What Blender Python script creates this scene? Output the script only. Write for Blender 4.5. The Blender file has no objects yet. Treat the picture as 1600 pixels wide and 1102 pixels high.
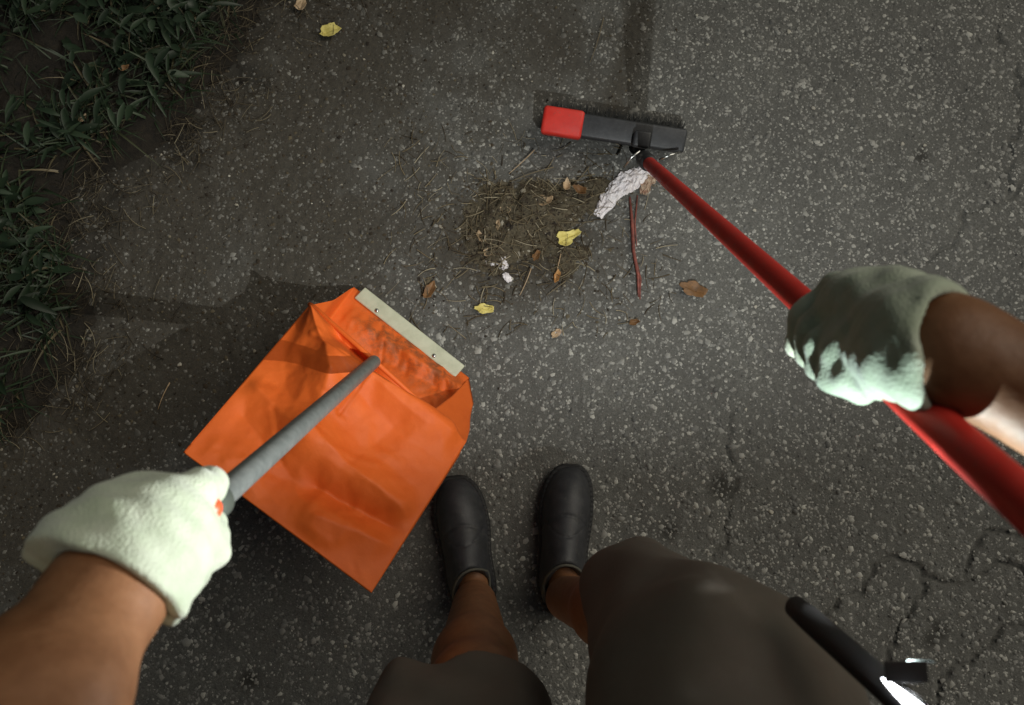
import bpy, math, random
import numpy as np
from mathutils import Vector, Matrix

SC = bpy.context.scene
COL = SC.collection

# ------------------------------------------------------------------ camera
CAM_H, TILT, FPX = 1.4, math.radians(12), 1150.0
cam_d = bpy.data.cameras.new('camera')
cam = bpy.data.objects.new('camera', cam_d); COL.objects.link(cam)
cam.location = (0, 0, CAM_H); cam.rotation_euler = (TILT, 0, 0)
cam_d.sensor_width = 36; cam_d.lens = FPX / 1600 * 36
cam_d.clip_start = 0.02; cam_d.clip_end = 500
cam_d.dof.use_dof = True; cam_d.dof.focus_distance = 1.25; cam_d.dof.aperture_fstop = 6.5
SC.camera = cam

# ------------------------------------------------------------------ world: night sky, almost nothing left of it
W = bpy.data.worlds.new('World'); SC.world = W; W.use_nodes = True
wn = W.node_tree.nodes; wl = W.node_tree.links
bg = wn['Background']
sky = wn.new('ShaderNodeTexSky'); sky.sky_type = 'NISHITA'; sky.sun_disc = False
sky.sun_elevation = math.radians(4); sky.sun_rotation = math.radians(200)
wl.new(sky.outputs[0], bg.inputs[0]); bg.inputs[1].default_value = 0.03

# a weak, broad, yellowish glow from far street lighting
sd = bpy.data.lights.new('street_glow', 'SUN'); sd.energy = 1.2; sd.angle = math.radians(50); sd.color = (1.0, 0.93, 0.79)
so = bpy.data.objects.new('street_glow', sd); COL.objects.link(so)
so.rotation_euler = Vector((-.62, -.28, -.73)).to_track_quat('-Z', 'Y').to_euler()   # from the right, so that shadows fall to the left

# the white torch lamp that the photograph shows lit at the lower right
LAMP_AT = (0.248, -0.096, 0.918)
LAMP_DIR = (-.24, .90, -.12)
ld = bpy.data.lights.new('torch_light', 'AREA'); ld.shape = 'DISK'; ld.size = 0.004
ld.energy = 9.5; ld.color = (0.96, 0.99, 0.97)
lo = bpy.data.objects.new('torch_light', ld); COL.objects.link(lo)
lo.location = LAMP_AT
lo.rotation_euler = Vector(LAMP_DIR).to_track_quat('-Z', 'Y').to_euler()

SC.view_settings.view_transform = 'Standard'; SC.view_settings.look = 'None'
SC.view_settings.gamma = 1; SC.view_settings.use_curve_mapping = False
SC.view_settings.exposure = 0.28
SC.render.engine = 'CYCLES'
SC.cycles.max_bounces = 6

# ------------------------------------------------------------------ helpers
rng = np.random.default_rng(7); random.seed(7)
CT, ST = math.cos(TILT), math.sin(TILT)

def ray(px, py):
    a, b = (px - 800) / FPX, -(py - 551) / FPX
    return np.array([a, b * CT + ST, b * ST - CT])
def U(px, py, d):                    # pixel of the photograph and depth -> a point of the place
    return np.array([0, 0, CAM_H]) + d * ray(px, py)
def Z(px, py, z=0.0):                # pixel and height above the road
    r = ray(px, py); return np.array([0, 0, CAM_H]) + r * ((z - CAM_H) / r[2])

def tag(o, label=None, cat=None, group=None, kind=None):
    if label: o['label'] = label
    if cat: o['category'] = cat
    if group: o['group'] = group
    if kind: o['kind'] = kind
    return o

def mesh_np(name, V, F, smooth=True):
    """V (n,3), F (m,k) arrays -> mesh"""
    V = np.asarray(V, np.float32); F = np.asarray(F, np.int32)
    me = bpy.data.meshes.new(name)
    k = F.shape[1]; m = len(F)
    me.vertices.add(len(V)); me.vertices.foreach_set('co', V.ravel())
    me.loops.add(m * k); me.loops.foreach_set('vertex_index', F.ravel())
    me.polygons.add(m); me.polygons.foreach_set('loop_start', np.arange(0, m * k, k, dtype=np.int32))
    if smooth: me.polygons.foreach_set('use_smooth', np.ones(m, bool))
    me.update(calc_edges=True); me.validate()
    return me

def link(name, me, mat=None, parent=None):
    o = bpy.data.objects.new(name, me); COL.objects.link(o)
    if mat is not None: me.materials.append(mat)
    if parent is not None: o.parent = parent; o.matrix_parent_inverse = parent.matrix_world.inverted()
    return o

def empty(name, loc=(0, 0, 0)):
    o = bpy.data.objects.new(name, None); COL.objects.link(o)
    o.matrix_world = Matrix.Translation(Vector(loc)); o.empty_display_size = 0.05
    bpy.context.view_layer.update()
    return o

def attr(me, name, vals):
    a = me.attributes.new(name, 'FLOAT', 'POINT'); a.data.foreach_set('value', np.asarray(vals, np.float32))

# value noise
_lat = rng.random((256, 256)).astype(np.float32)
def vnoise(x, y, s, seed=0):
    x = x / s + seed * 17.31 + 1000; y = y / s + seed * 9.17 + 1000
    xi = np.floor(x).astype(int); yi = np.floor(y).astype(int); fx = x - xi; fy = y - yi
    fx = fx * fx * (3 - 2 * fx); fy = fy * fy * (3 - 2 * fy)
    a = _lat[xi % 256, yi % 256]; b = _lat[(xi + 1) % 256, yi % 256]
    c = _lat[xi % 256, (yi + 1) % 256]; d = _lat[(xi + 1) % 256, (yi + 1) % 256]
    return (a * (1 - fx) + b * fx) * (1 - fy) + (c * (1 - fx) + d * fx) * fy
def fbm(x, y, s, n=4, seed=0):
    r = 0; w = 1; t = 0
    for i in range(n):
        r = r + w * vnoise(x, y, s / 2 ** i, seed + i * 3); t += w; w *= 0.5
    return r / t
def sstep(a, b, x):
    t = np.clip((x - a) / (b - a), 0, 1); return t * t * (3 - 2 * t)
def seg_dist(x, y, pts):
    d = np.full(np.shape(x), 1e9)
    for (x0, y0), (x1, y1) in zip(pts[:-1], pts[1:]):
        dx, dy = x1 - x0, y1 - y0; L = dx * dx + dy * dy + 1e-12
        t = np.clip(((x - x0) * dx + (y - y0) * dy) / L, 0, 1)
        d = np.minimum(d, np.hypot(x - x0 - t * dx, y - y0 - t * dy))
    return d

# --- signed-distance modelling (organic shapes), meshed with surface nets
def rcone(P, a, b, ra, rb):
    a = np.asarray(a, np.float32); b = np.asarray(b, np.float32)
    ab = b - a; L2 = float(ab @ ab) + 1e-12
    t = np.clip(((P - a) @ ab) / L2, 0, 1)
    q = P - a - t[..., None] * ab
    return np.sqrt(np.einsum('...i,...i', q, q)) - (ra + (rb - ra) * t)
def smin(a, b, k):
    h = np.clip(0.5 + 0.5 * (b - a) / k, 0, 1)
    return b * (1 - h) + a * h - k * h * (1 - h)
def smax(a, b, k): return -smin(-a, -b, k)
def grid_pts(lo, hi, h):
    ax = [np.arange(lo[i], hi[i], h, dtype=np.float32) for i in range(3)]
    return np.stack(np.meshgrid(*ax, indexing='ij'), -1)
def surfnet(F, lo, h):
    S = F < 0; nx, ny, nz = F.shape
    cnt = np.zeros((nx-1, ny-1, nz-1), np.float32); acc = np.zeros((nx-1, ny-1, nz-1, 3), np.float32)
    for ax in range(3):
        o1, o2 = [(1, 2), (0, 2), (0, 1)][ax]
        for i in (0, 1):
            for j in (0, 1):
                s0 = [slice(0, nx-1), slice(0, ny-1), slice(0, nz-1)]
                s0[o1] = slice(i, F.shape[o1] - 1 + i); s0[o2] = slice(j, F.shape[o2] - 1 + j)
                s1 = list(s0); s1[ax] = slice(1, F.shape[ax])
                f0 = F[tuple(s0)]; f1 = F[tuple(s1)]
                cr = (f0 < 0) != (f1 < 0)
                t = np.where(cr, f0 / np.where(cr, f0 - f1, 1), 0)
                cnt += cr; acc[..., ax] += t * cr; acc[..., o1] += i * cr; acc[..., o2] += j * cr
    act = cnt > 0; idx = -np.ones(act.shape, np.int32); n = int(act.sum()); idx[act] = np.arange(n)
    ijk = np.argwhere(act)
    V = (ijk + acc[act] / cnt[act][:, None]) * h + np.asarray(lo)
    Q = []
    for ax in range(3):
        o1, o2 = [(1, 2), (2, 0), (0, 1)][ax]
        a = S.take(range(0, F.shape[ax]-1), ax); b = S.take(range(1, F.shape[ax]), ax)
        e = np.argwhere(a != b)
        e = e[(e[:, o1] > 0) & (e[:, o2] > 0) & (e[:, o1] < F.shape[o1]-1) & (e[:, o2] < F.shape[o2]-1)]
        flip = S[e[:, 0], e[:, 1], e[:, 2]]
        def cid(d1, d2):
            q = e.copy(); q[:, o1] -= d1; q[:, o2] -= d2; return idx[q[:, 0], q[:, 1], q[:, 2]]
        q = np.stack([cid(1, 1), cid(0, 1), cid(0, 0), cid(1, 0)], 1)
        q[~flip] = q[~flip][:, ::-1]
        Q.append(q)
    return V, np.concatenate(Q)
def sdf_mesh(name, fn, lo, hi, h, smooth_iter=0):
    P = grid_pts(lo, hi, h); F = fn(P)
    V, Q = surfnet(F, lo, h)
    for _ in range(smooth_iter):
        A = np.zeros_like(V); c = np.zeros(len(V))
        for i in range(4):
            np.add.at(A, Q[:, i], V[Q[:, (i+1) % 4]]); np.add.at(c, Q[:, i], 1)
            np.add.at(A, Q[:, i], V[Q[:, (i+3) % 4]]); np.add.at(c, Q[:, i], 1)
        V = 0.5 * V + 0.5 * A / np.maximum(c, 1)[:, None]
    return mesh_np(name, V, Q)

# --- tubes
def tube_arrays(pts, rad, n=16, cap=True):
    pts = np.asarray(pts, float); m = len(pts)
    rad = np.full(m, rad) if np.isscalar(rad) else np.asarray(rad, float)
    T = np.gradient(pts, axis=0); T /= np.linalg.norm(T, axis=1)[:, None] + 1e-12
    up = np.array([0, 0, 1.0]) if abs(T[0][2]) < 0.9 else np.array([1.0, 0, 0])
    V = []; nrm = None
    for i in range(m):
        a = np.cross(T[i], up if nrm is None else nrm); a = a / np.linalg.norm(a) if nrm is None else a
        if nrm is None: nrm = np.cross(a, T[i])
        nrm = nrm - T[i] * (nrm @ T[i]); nrm /= np.linalg.norm(nrm); b = np.cross(T[i], nrm)
        ang = np.arange(n) * 2 * math.pi / n
        V.append(pts[i] + rad[i] * (np.cos(ang)[:, None] * nrm + np.sin(ang)[:, None] * b))
    V = np.concatenate(V)
    k = np.arange(n); F = []
    for i in range(m - 1):
        F.append(np.stack([i*n + k, i*n + (k+1) % n, (i+1)*n + (k+1) % n, (i+1)*n + k], 1))
    F = np.concatenate(F)
    if cap:
        c0, c1 = len(V), len(V) + 1
        V = np.concatenate([V, pts[:1], pts[-1:]])
        F = np.concatenate([F, np.stack([np.full(n, c0), (k+1) % n, k, np.full(n, c0)], 1) * 1,
                            np.stack([np.full(n, c1), (m-1)*n + k, (m-1)*n + (k+1) % n, np.full(n, c1)], 1)])
    return V, F
def mesh_poly(name, V, faces, smooth=True):
    me = bpy.data.meshes.new(name); me.from_pydata([tuple(map(float, v)) for v in V], [], faces)
    if smooth: me.polygons.foreach_set('use_smooth', [True] * len(me.polygons))
    me.update(); return me
def tube(name, pts, rad, mat, parent=None, n=20, cap=True):
    V, F = tube_arrays(pts, rad, n, cap)
    faces = [tuple(dict.fromkeys(map(int, f))) for f in F]
    me = mesh_poly(name, V, faces)
    o = link(name, me, mat, parent)
    return o
def rounded_rod(a, b, r, er=0.35, k=5):
    """points and radii of a rod with softened ends"""
    a = np.asarray(a, float); b = np.asarray(b, float); L = np.linalg.norm(b - a); d = (b - a) / L
    e = r * er; P = []; R = []
    for i in range(k + 1):
        t = i / k * math.pi / 2; P.append(a + d * e * (1 - math.cos(t))); R.append(r - e + e * math.sin(t))
    for i in range(k, -1, -1):
        t = i / k * math.pi / 2; P.append(b - d * e * (1 - math.cos(t))); R.append(r - e + e * math.sin(t))
    P = np.array(P); R = np.array(R)
    P[0] = a; return P + np.arange(len(P))[:, None] * 1e-7 * d, R
def box(name, mat, parent, size, M, bevel=0.003, seg=3):
    import bmesh
    bm = bmesh.new(); bmesh.ops.create_cube(bm, size=1)
    bmesh.ops.scale(bm, vec=size, verts=bm.verts)
    if bevel: bmesh.ops.bevel(bm, geom=bm.edges[:], offset=bevel, segments=seg, profile=0.5, affect='EDGES')
    bm.transform(M)
    me = bpy.data.meshes.new(name); bm.to_mesh(me); bm.free()
    me.polygons.foreach_set('use_smooth', [True] * len(me.polygons))
    return link(name, me, mat, parent)
def frame(o, x, z):
    """matrix with origin o, x axis x, z axis near z"""
    x = Vector(x).normalized(); z = Vector(z); z = (z - x * z.dot(x)).normalized(); y = z.cross(x)
    return Matrix(((x.x, y.x, z.x, o[0]), (x.y, y.y, z.y, o[1]), (x.z, y.z, z.z, o[2]), (0, 0, 0, 1)))

# ------------------------------------------------------------------ materials
class Mat:
    def __init__(s, name, base=(.5,.5,.5), rough=.6, **kw):
        s.m = bpy.data.materials.new(name); s.m.use_nodes = True
        s.n = s.m.node_tree.nodes; s.l = s.m.node_tree.links
        s.b = s.n['Principled BSDF']
        s.b.inputs['Base Color'].default_value = (*base, 1); s.b.inputs['Roughness'].default_value = rough
        for k, v in kw.items(): s.b.inputs[k.replace('_', ' ')].default_value = v
        s.tc = s.n.new('ShaderNodeTexCoord')
    def noise(s, scale, detail=5, rough=.6, vec=None):
        t = s.n.new('ShaderNodeTexNoise'); t.inputs['Scale'].default_value = scale
        t.inputs['Detail'].default_value = detail; t.inputs['Roughness'].default_value = rough
        s.l.new(vec or s.tc.outputs['Object'], t.inputs['Vector']); return t.outputs['Fac']
    def vor(s, scale, feature='F1', out='Distance'):
        t = s.n.new('ShaderNodeTexVoronoi'); t.inputs['Scale'].default_value = scale; t.feature = feature
        s.l.new(s.tc.outputs['Object'], t.inputs['Vector']); return t.outputs[out]
    def ramp(s, fac, stops):
        r = s.n.new('ShaderNodeValToRGB'); e = r.color_ramp.elements
        while len(e) < len(stops): e.new(0.5)
        for i, (p, c) in enumerate(stops): e[i].position = p; e[i].color = (*c, 1) if len(c) == 3 else c
        s.l.new(fac, r.inputs[0]); return r.outputs[0]
    def mix(s, fac, a, b, blend='MIX'):
        m = s.n.new('ShaderNodeMix'); m.data_type = 'RGBA'; m.blend_type = blend
        for sock, v in ((m.inputs[0], fac), (m.inputs[6], a), (m.inputs[7], b)):
            if hasattr(v, 'links'): s.l.new(v, sock)
            elif isinstance(v, (int, float)): sock.default_value = v
            else: sock.default_value = (*v, 1)
        return m.outputs[2]
    def attr(s, name):
        a = s.n.new('ShaderNodeAttribute'); a.attribute_name = name; return a.outputs['Fac']
    def island(s):
        return s.n.new('ShaderNodeNewGeometry').outputs['Random Per Island']
    def math(s, op, a, b):
        m = s.n.new('ShaderNodeMath'); m.operation = op
        for i, v in enumerate((a, b)):
            if hasattr(v, 'links'): s.l.new(v, m.inputs[i])
            else: m.inputs[i].default_value = v
        return m.outputs[0]
    def color(s, c): s.l.new(c, s.b.inputs['Base Color']); return s
    def rough(s, c): s.l.new(c, s.b.inputs['Roughness']); return s
    def bump(s, h, strength=.3, dist=.002):
        prev = s.b.inputs['Normal'].links[0].from_socket if s.b.inputs['Normal'].links else None
        b = s.n.new('ShaderNodeBump'); b.inputs['Strength'].default_value = strength; b.inputs['Distance'].default_value = dist
        s.l.new(h, b.inputs['Height'])
        if prev: s.l.new(prev, b.inputs['Normal'])
        s.l.new(b.outputs[0], s.b.inputs['Normal']); return s

# road: bitumen with dust and dirt (chips are geometry)
M_road = Mat('asphalt', rough=.8)
c = M_road.ramp(M_road.noise(260, 4, .7), [(.3, (.064, .063, .057)), (.7, (.175, .172, .156))])
c = M_road.mix(M_road.ramp(M_road.vor(330), [(.0, (1, 1, 1)), (.42, (0, 0, 0))]), c, (.18, .178, .160))
c = M_road.mix(M_road.ramp(M_road.noise(6, 4, .6), [(.35, (0, 0, 0)), (.7, (.7, .7, .7))]), c, (.082, .080, .074))
dirtc = M_road.ramp(M_road.noise(170, 6, .75), [(.3, (.020, .016, .011)), (.72, (.070, .057, .038))])
c = M_road.mix(M_road.attr('dirt'), c, dirtc)  # besides dirt, this attribute carries the painted shadow of the broom pole
c = M_road.mix(M_road.attr('stain'), c, (.016, .014, .010))
M_road.color(c).bump(M_road.noise(420, 5, .7), .8, .0018)

M_chip = Mat('aggregate', rough=.5)
c = M_chip.ramp(M_chip.island(), [(0, (.075, .074, .068)), (.35, (.16, .158, .146)), (.7, (.30, .295, .268)), (.9, (.40, .39, .355)), (.99, (.54, .53, .475))])
c = M_chip.mix(M_chip.noise(700, 3, .6), c, M_chip.mix(.45, c, (.04, .038, .034)))
c = M_chip.mix(M_chip.math('MULTIPLY', M_chip.attr('dirt'), .72), c, (.050, .042, .030))  # dirt plus the pole's painted shadow, on the chips too
M_chip.color(c).bump(M_chip.noise(900, 3, .7), .4, .0008)

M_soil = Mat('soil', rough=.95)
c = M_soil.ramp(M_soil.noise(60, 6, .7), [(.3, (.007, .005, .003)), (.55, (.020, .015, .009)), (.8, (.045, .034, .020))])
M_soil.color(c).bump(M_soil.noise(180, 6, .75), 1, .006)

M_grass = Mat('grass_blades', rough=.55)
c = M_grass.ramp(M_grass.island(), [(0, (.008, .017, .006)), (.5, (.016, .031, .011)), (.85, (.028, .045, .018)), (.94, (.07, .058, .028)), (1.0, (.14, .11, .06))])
M_grass.color(c); M_grass.b.inputs['Subsurface Weight'].default_value = .0
M_weed = Mat('weed_leaves', rough=.5)
c = M_weed.ramp(M_weed.island(), [(0, (.007, .015, .007)), (.5, (.014, .029, .013)), (.9, (.030, .050, .026))])
M_weed.color(M_weed.mix(.3, c, M_weed.mix(M_weed.noise(90, 3), c, (.02, .03, .01))))

M_straw = Mat('dry_straw', rough=.7)
M_straw.color(M_straw.ramp(M_straw.island(), [(0, (.04, .026, .013)), (.45, (.11, .082, .042)), (.8, (.22, .175, .10)), (.97, (.45, .39, .27))]))
M_thatch = Mat('dead_thatch', rough=.8)
M_thatch.color(M_thatch.ramp(M_thatch.island(), [(0, (.018, .012, .006)), (.5, (.05, .037, .02)), (.85, (.10, .078, .045)), (.98, (.26, .22, .14))]))
M_crumb = Mat('brown_crumbs', rough=.9)
M_crumb.color(M_crumb.ramp(M_crumb.island(), [(0, (.015, .010, .006)), (.6, (.05, .036, .02)), (.93, (.11, .09, .055)), (.985, (.32, .29, .23))]))

def leafmat(name, a, b):
    m = Mat(name, rough=.6)
    c = m.ramp(m.noise(90, 5, .6), [(.3, a), (.65, b)])
    m.color(m.mix(m.ramp(m.noise(260, 3, .5), [(.62, (0, 0, 0)), (.72, (1, 1, 1))]), c, tuple(x * .4 for x in a))).bump(m.noise(160), .3, .002); return m
M_yel = leafmat('yellow_leaf', (.52, .42, .09), (.72, .62, .20))
M_tan = leafmat('tan_leaf', (.36, .24, .13), (.52, .38, .24))
M_brown = leafmat('brown_leaf', (.11, .055, .02), (.22, .11, .04))
M_orl = leafmat('orange_leaf', (.30, .12, .03), (.45, .24, .08))
M_peb = Mat('pale_stone', rough=.6)
M_peb.color(M_peb.ramp(M_peb.noise(120, 4), [(.3, (.30, .28, .23)), (.7, (.55, .52, .45))])).bump(M_peb.noise(300), .4, .001)

M_tissue = Mat('tissue', rough=.9)
M_tissue.color(M_tissue.ramp(M_tissue.noise(55, 5, .7), [(.35, (.55, .50, .49)), (.5, (.80, .76, .77)), (.8, (.86, .83, .85))])).bump(M_tissue.noise(220, 5, .7), .6, .002)
M_card = Mat('dirty_card', rough=.9)
M_card.color(M_card.ramp(M_card.noise(90, 5, .7), [(.35, (.28, .15, .10)), (.6, (.50, .40, .30))]))
M_twig = Mat('red_twig', rough=.6)
M_twig.color(M_twig.ramp(M_twig.noise(80, 5), [(.35, (.10, .028, .022)), (.65, (.26, .07, .05))]))

# bag
M_bag = Mat('orange_paper', rough=.62)
c = M_bag.ramp(M_bag.noise(14, 6, .7), [(.25, (.80, .135, .014)), (.75, (.93, .185, .024))])
c = M_bag.mix(M_bag.math('MULTIPLY', M_bag.attr('grime'), M_bag.ramp(M_bag.noise(38, 5, .7), [(.42, (0, 0, 0)), (.60, (.8, .8, .8))])), c, (.22, .08, .03))
M_bag.color(c).bump(M_bag.noise(28, 6, .62), .35, .004).bump(M_bag.noise(500, 3, .5), .12, .0006)
_n, _l = M_bag.n, M_bag.l
_t = _n.new('ShaderNodeBsdfTranslucent'); _l.new(c, _t.inputs[0]); _ms = _n.new('ShaderNodeMixShader'); _ms.inputs[0].default_value = .16
_out = _n['Material Output']; _l.new(M_bag.b.outputs[0], _ms.inputs[1]); _l.new(_t.outputs[0], _ms.inputs[2]); _l.new(_ms.outputs[0], _out.inputs[0])

M_lip = Mat('cream_plastic', rough=.45)
c = M_lip.ramp(M_lip.noise(26, 5, .65), [(.3, (.44, .46, .33)), (.65, (.60, .61, .46))])
M_lip.color(M_lip.mix(M_lip.ramp(M_lip.noise(120, 5, .8), [(.62, (0, 0, 0)), (.75, (.6, .6, .6))]), c, (.2, .19, .12)))
M_steel = Mat('dull_steel', (.55, .55, .53), .3, Metallic=1.0)
M_steel.rough(M_steel.ramp(M_steel.noise(60), [(.3, (.2, .2, .2)), (.7, (.45, .45, .45))]))
M_pole = Mat('grey_pole_paint', rough=.42)
M_pole.color(M_pole.ramp(M_pole.noise(70, 5, .7), [(.3, (.10, .112, .108)), (.7, (.17, .182, .175))])).bump(M_pole.noise(200), .2, .0006)
M_grip = Mat('dark_grip', (.07, .085, .07), .6)
M_redcap = Mat('orange_red_plastic', (.72, .09, .03), .4)
M_red = Mat('red_paint', rough=.36)
c = M_red.ramp(M_red.noise(20, 5, .6), [(.3, (.54, .022, .014)), (.7, (.72, .040, .026))])
c = M_red.mix(M_red.ramp(M_red.noise(140, 6, .85), [(.55, (0, 0, 0)), (.72, (.6, .6, .6))]), c, (.20, .09, .07))
M_red.color(c).bump(M_red.noise(120), .25, .0008); M_red.rough(M_red.ramp(M_red.noise(40, 4), [(.3, (.42, .42, .42)), (.7, (.7, .7, .7))]))
M_blk = Mat('black_plastic', rough=.5)
c = M_blk.ramp(M_blk.noise(60, 5, .7), [(.3, (.018, .019, .022)), (.75, (.045, .047, .052))])
M_blk.color(M_blk.mix(M_blk.ramp(M_blk.noise(150, 6, .85), [(.56, (0, 0, 0)), (.72, (.55, .55, .55))]), c, (.11, .10, .085))).bump(M_blk.noise(200, 4), .3, .001)
M_head = Mat('matt_black', (.010, .010, .011), .75)
M_filter = Mat('light_filter', (.02, .02, .02), .5)  # see-through grey for the added filter that dims the torch lamp
_t = M_filter.n.new('ShaderNodeBsdfTransparent'); _t.inputs[0].default_value = (.30, .33, .33, 1)
_ms = M_filter.n.new('ShaderNodeMixShader'); _ms.inputs[0].default_value = .92
M_filter.l.new(M_filter.b.outputs[0], _ms.inputs[1]); M_filter.l.new(_t.outputs[0], _ms.inputs[2]); M_filter.l.new(_ms.outputs[0], M_filter.n['Material Output'].inputs[0])
M_bris = Mat('black_bristles', rough=.55)
M_bris.color(M_bris.ramp(M_bris.island(), [(0, (.012, .013, .015)), (1, (.045, .047, .05))]))
M_led = Mat('lit_led', (.9, .9, .9), .4); M_led.b.inputs['Emission Color'].default_value = (.92, .95, 1, 1); M_led.b.inputs['Emission Strength'].default_value = 6

# person
def knit(name, a, b):
    m = Mat(name, rough=.92)
    c = m.ramp(m.noise(45, 4), [(.3, a), (.7, b)])
    m.color(m.mix(m.ramp(m.noise(22, 5, .7), [(.58, (0, 0, 0)), (.78, (.35, .35, .35))]), c, tuple(x * .55 for x in a)))
    m.bump(m.noise(26, 3, .5), .4, .007).bump(m.vor(520), .5, .0011)
    m.b.inputs['Sheen Weight'].default_value = .25
    return m
M_glove = knit('knit_glove', (.38, .44, .32), (.47, .51, .41))
M_skin = Mat('skin', rough=.55, Subsurface_Weight=.08, Subsurface_Scale=.01)
M_skin.bump(M_skin.noise(34, 3, .5), .35, .004)
M_skin.b.inputs['Subsurface Radius'].default_value = (1, .35, .2)
M_skin.color(M_skin.ramp(M_skin.noise(38, 6, .72), [(.3, (.165, .068, .027)), (.7, (.255, .118, .054))])).bump(M_skin.noise(240, 4, .6), .22, .0012)
M_short = Mat('brown_cloth', rough=.95)
M_short.color(M_short.ramp(M_short.noise(9, 4, .6), [(.3, (.095, .081, .066)), (.7, (.125, .108, .090))])).bump(M_short.noise(14, 3, .5), .3, .010).bump(M_short.noise(900, 2, .5), .35, .0006)
M_shirt = Mat('dark_shirt', (.03, .035, .045), .9)
M_shoe = Mat('black_shoe', rough=.55)
c = M_shoe.ramp(M_shoe.noise(40, 5, .6), [(.3, (.018, .019, .022)), (.7, (.040, .041, .047))])
M_shoe.color(M_shoe.mix(M_shoe.ramp(M_shoe.noise(75, 6, .85), [(.52, (0, 0, 0)), (.75, (.5, .5, .5))]), c, (.10, .095, .08))).bump(M_shoe.noise(420, 3, .6), .35, .0010)
M_sole = Mat('shoe_sole', (.012, .012, .013), .7)
M_lining = Mat('shoe_lining', (.085, .083, .068), .9)
M_hair = Mat('dark_hair', (.02, .015, .012), .6)

# ------------------------------------------------------------------ the ground
def gxy(px, py): p = Z(px, py); return (p[0], p[1])
# edge between verge and road, as a polyline on the ground
EDGE = [gxy(520, -250), gxy(470, -60), gxy(415, 20), gxy(375, 130), gxy(290, 200), gxy(170, 300), gxy(120, 420), gxy(130, 560), gxy(60, 650), gxy(-80, 700), gxy(-260, 780)]
ex = np.array([p[0] for p in EDGE])[::-1]; ey = np.array([p[1] for p in EDGE])[::-1]
def verge(x, y):                     # > 0 on the road, < 0 on the verge (metres, roughly)
    e = np.interp(y, ey, ex, left=ex[0] - .1, right=ex[-1])
    e = np.where(y < ey[0], ex[0] - (ey[0] - y) * .9, e)
    return x - e + (fbm(x, y, .12, 3, 4) - .5) * .16
CR = [[(1640, 905), (1560, 880), (1500, 912), (1452, 905), (1400, 870), (1372, 880), (1345, 930), (1300, 955), (1268, 990)],
      [(1660, 960), (1575, 975), (1520, 1030), (1480, 1060), (1440, 1130)],
      [(1600, 825), (1545, 830), (1520, 860), (1508, 905)],
      [(1440, 905), (1425, 960), (1400, 1010), (1376, 1050)],
      [(1138, 832), (1125, 860), (1105, 895)],
      [(812, 985), (835, 975), (860, 960), (905, 965)],
      [(1560, 40), (1590, 100), (1580, 300), (1530, 330), (1500, 360), (1450, 410)],
      [(1600, 280), (1575, 310)],
      [(1150, 640), (1135, 700), (1150, 760), (1132, 832)]]
CRACKS = [[gxy(*p) for p in c] for c in CR]
for c in CRACKS:                     # jitter so that no crack runs straight
    j = []
    j = list(c)
    while max(math.dist(a, b) for a, b in zip(j[:-1], j[1:])) > .006:
        k = [j[0]]
        for a, b in zip(j[:-1], j[1:]):
            L = math.dist(a, b)
            if L > .006: k.append(((a[0] + b[0]) / 2 + random.gauss(0, .13 * L), (a[1] + b[1]) / 2 + random.gauss(0, .13 * L)))
            k.append(b)
        j = k
    c[:] = j
POLE_SHADOW = [gxy(1015, -120), gxy(1005, 0), gxy(985, 60), gxy(972, 120), gxy(962, 175)]  # line of the broom pole's cast shadow, painted into the road colour
PILE = gxy(800, 375)

def dirt_shadow_mask(x, y):
    v = verge(x, y)
    n = fbm(x, y, .25, 5, 11)
    a = 1 - sstep(.25, 1.10, v + (n - .5) * .9)                      # dust from the verge thins out over the road
    p = np.exp(-(((x - PILE[0]) / .22) ** 2 + ((y - PILE[1]) / .16) ** 2)) * 1.2
    s = np.exp(-(seg_dist(x, y, POLE_SHADOW) / .05) ** 2) * .8  # painted shadow band of the pole, mixed in with the dirt
    fine = sstep(.35, .62, fbm(x, y, .035, 4, 23) * .6 + np.maximum(np.maximum(a, p), s) * .42)
    return np.clip(np.maximum(np.maximum(a * .85, p), s) * (.35 + .65 * fine), 0, 1)
def stain_mask(x, y):
    s = sstep(.10, -.03, verge(x, y) + (fbm(x, y, .05, 4, 13) - .5) * .14) * .85
    for (px, py, r) in ((388, 1063, .022), (1470, 985, .02), (1455, 1000, .018), (1440, 245, .02), (1130, 760, .03), (1045, 830, .02)):
        cx, cy = gxy(px, py); s = np.maximum(s, .8 * np.exp(-(((x - cx) ** 2 + (y - cy) ** 2) / r ** 2) ** 1.5 * (1 + fbm(x, y, .02, 3, 9))))
    return np.clip(s, 0, 1)
def crack_depth(x, y):
    d = np.zeros_like(x)
    for i, c in enumerate(CRACKS):
        w = (.0034 if i < 4 else .0022) * (0.3 + 1.5 * vnoise(x, y, .022, 31))
        ca = np.array(c); m = (x > ca[:, 0].min() - .02) & (x < ca[:, 0].max() + .02) & (y > ca[:, 1].min() - .02) & (y < ca[:, 1].max() + .02)
        if m.any(): d[m] = np.maximum(d[m], np.exp(-(seg_dist(x[m], y[m], c) / w[m]) ** 2))
    return d
def road_h(x, y, cracks=True):
    h = (fbm(x, y, .5, 3, 1) - .5) * .012 + (fbm(x, y, .022, 2, 2) - .5) * .0035 + (vnoise(x, y, .006, 3) - .5) * .0022
    if cracks: h = h - .008 * crack_depth(x, y)
    return h
def axis(lo, hi, h, far):
    a = list(np.arange(lo, hi, h)); s = h; x = hi
    out = []
    while x < far: out.append(x); s *= 1.28; x += s
    out.append(far); r = a + out; s = h; x = lo - h; l = []
    while x > -far: l.append(x); s *= 1.28; x -= s
    l.append(-far); return np.array(l[::-1] + r)
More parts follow.
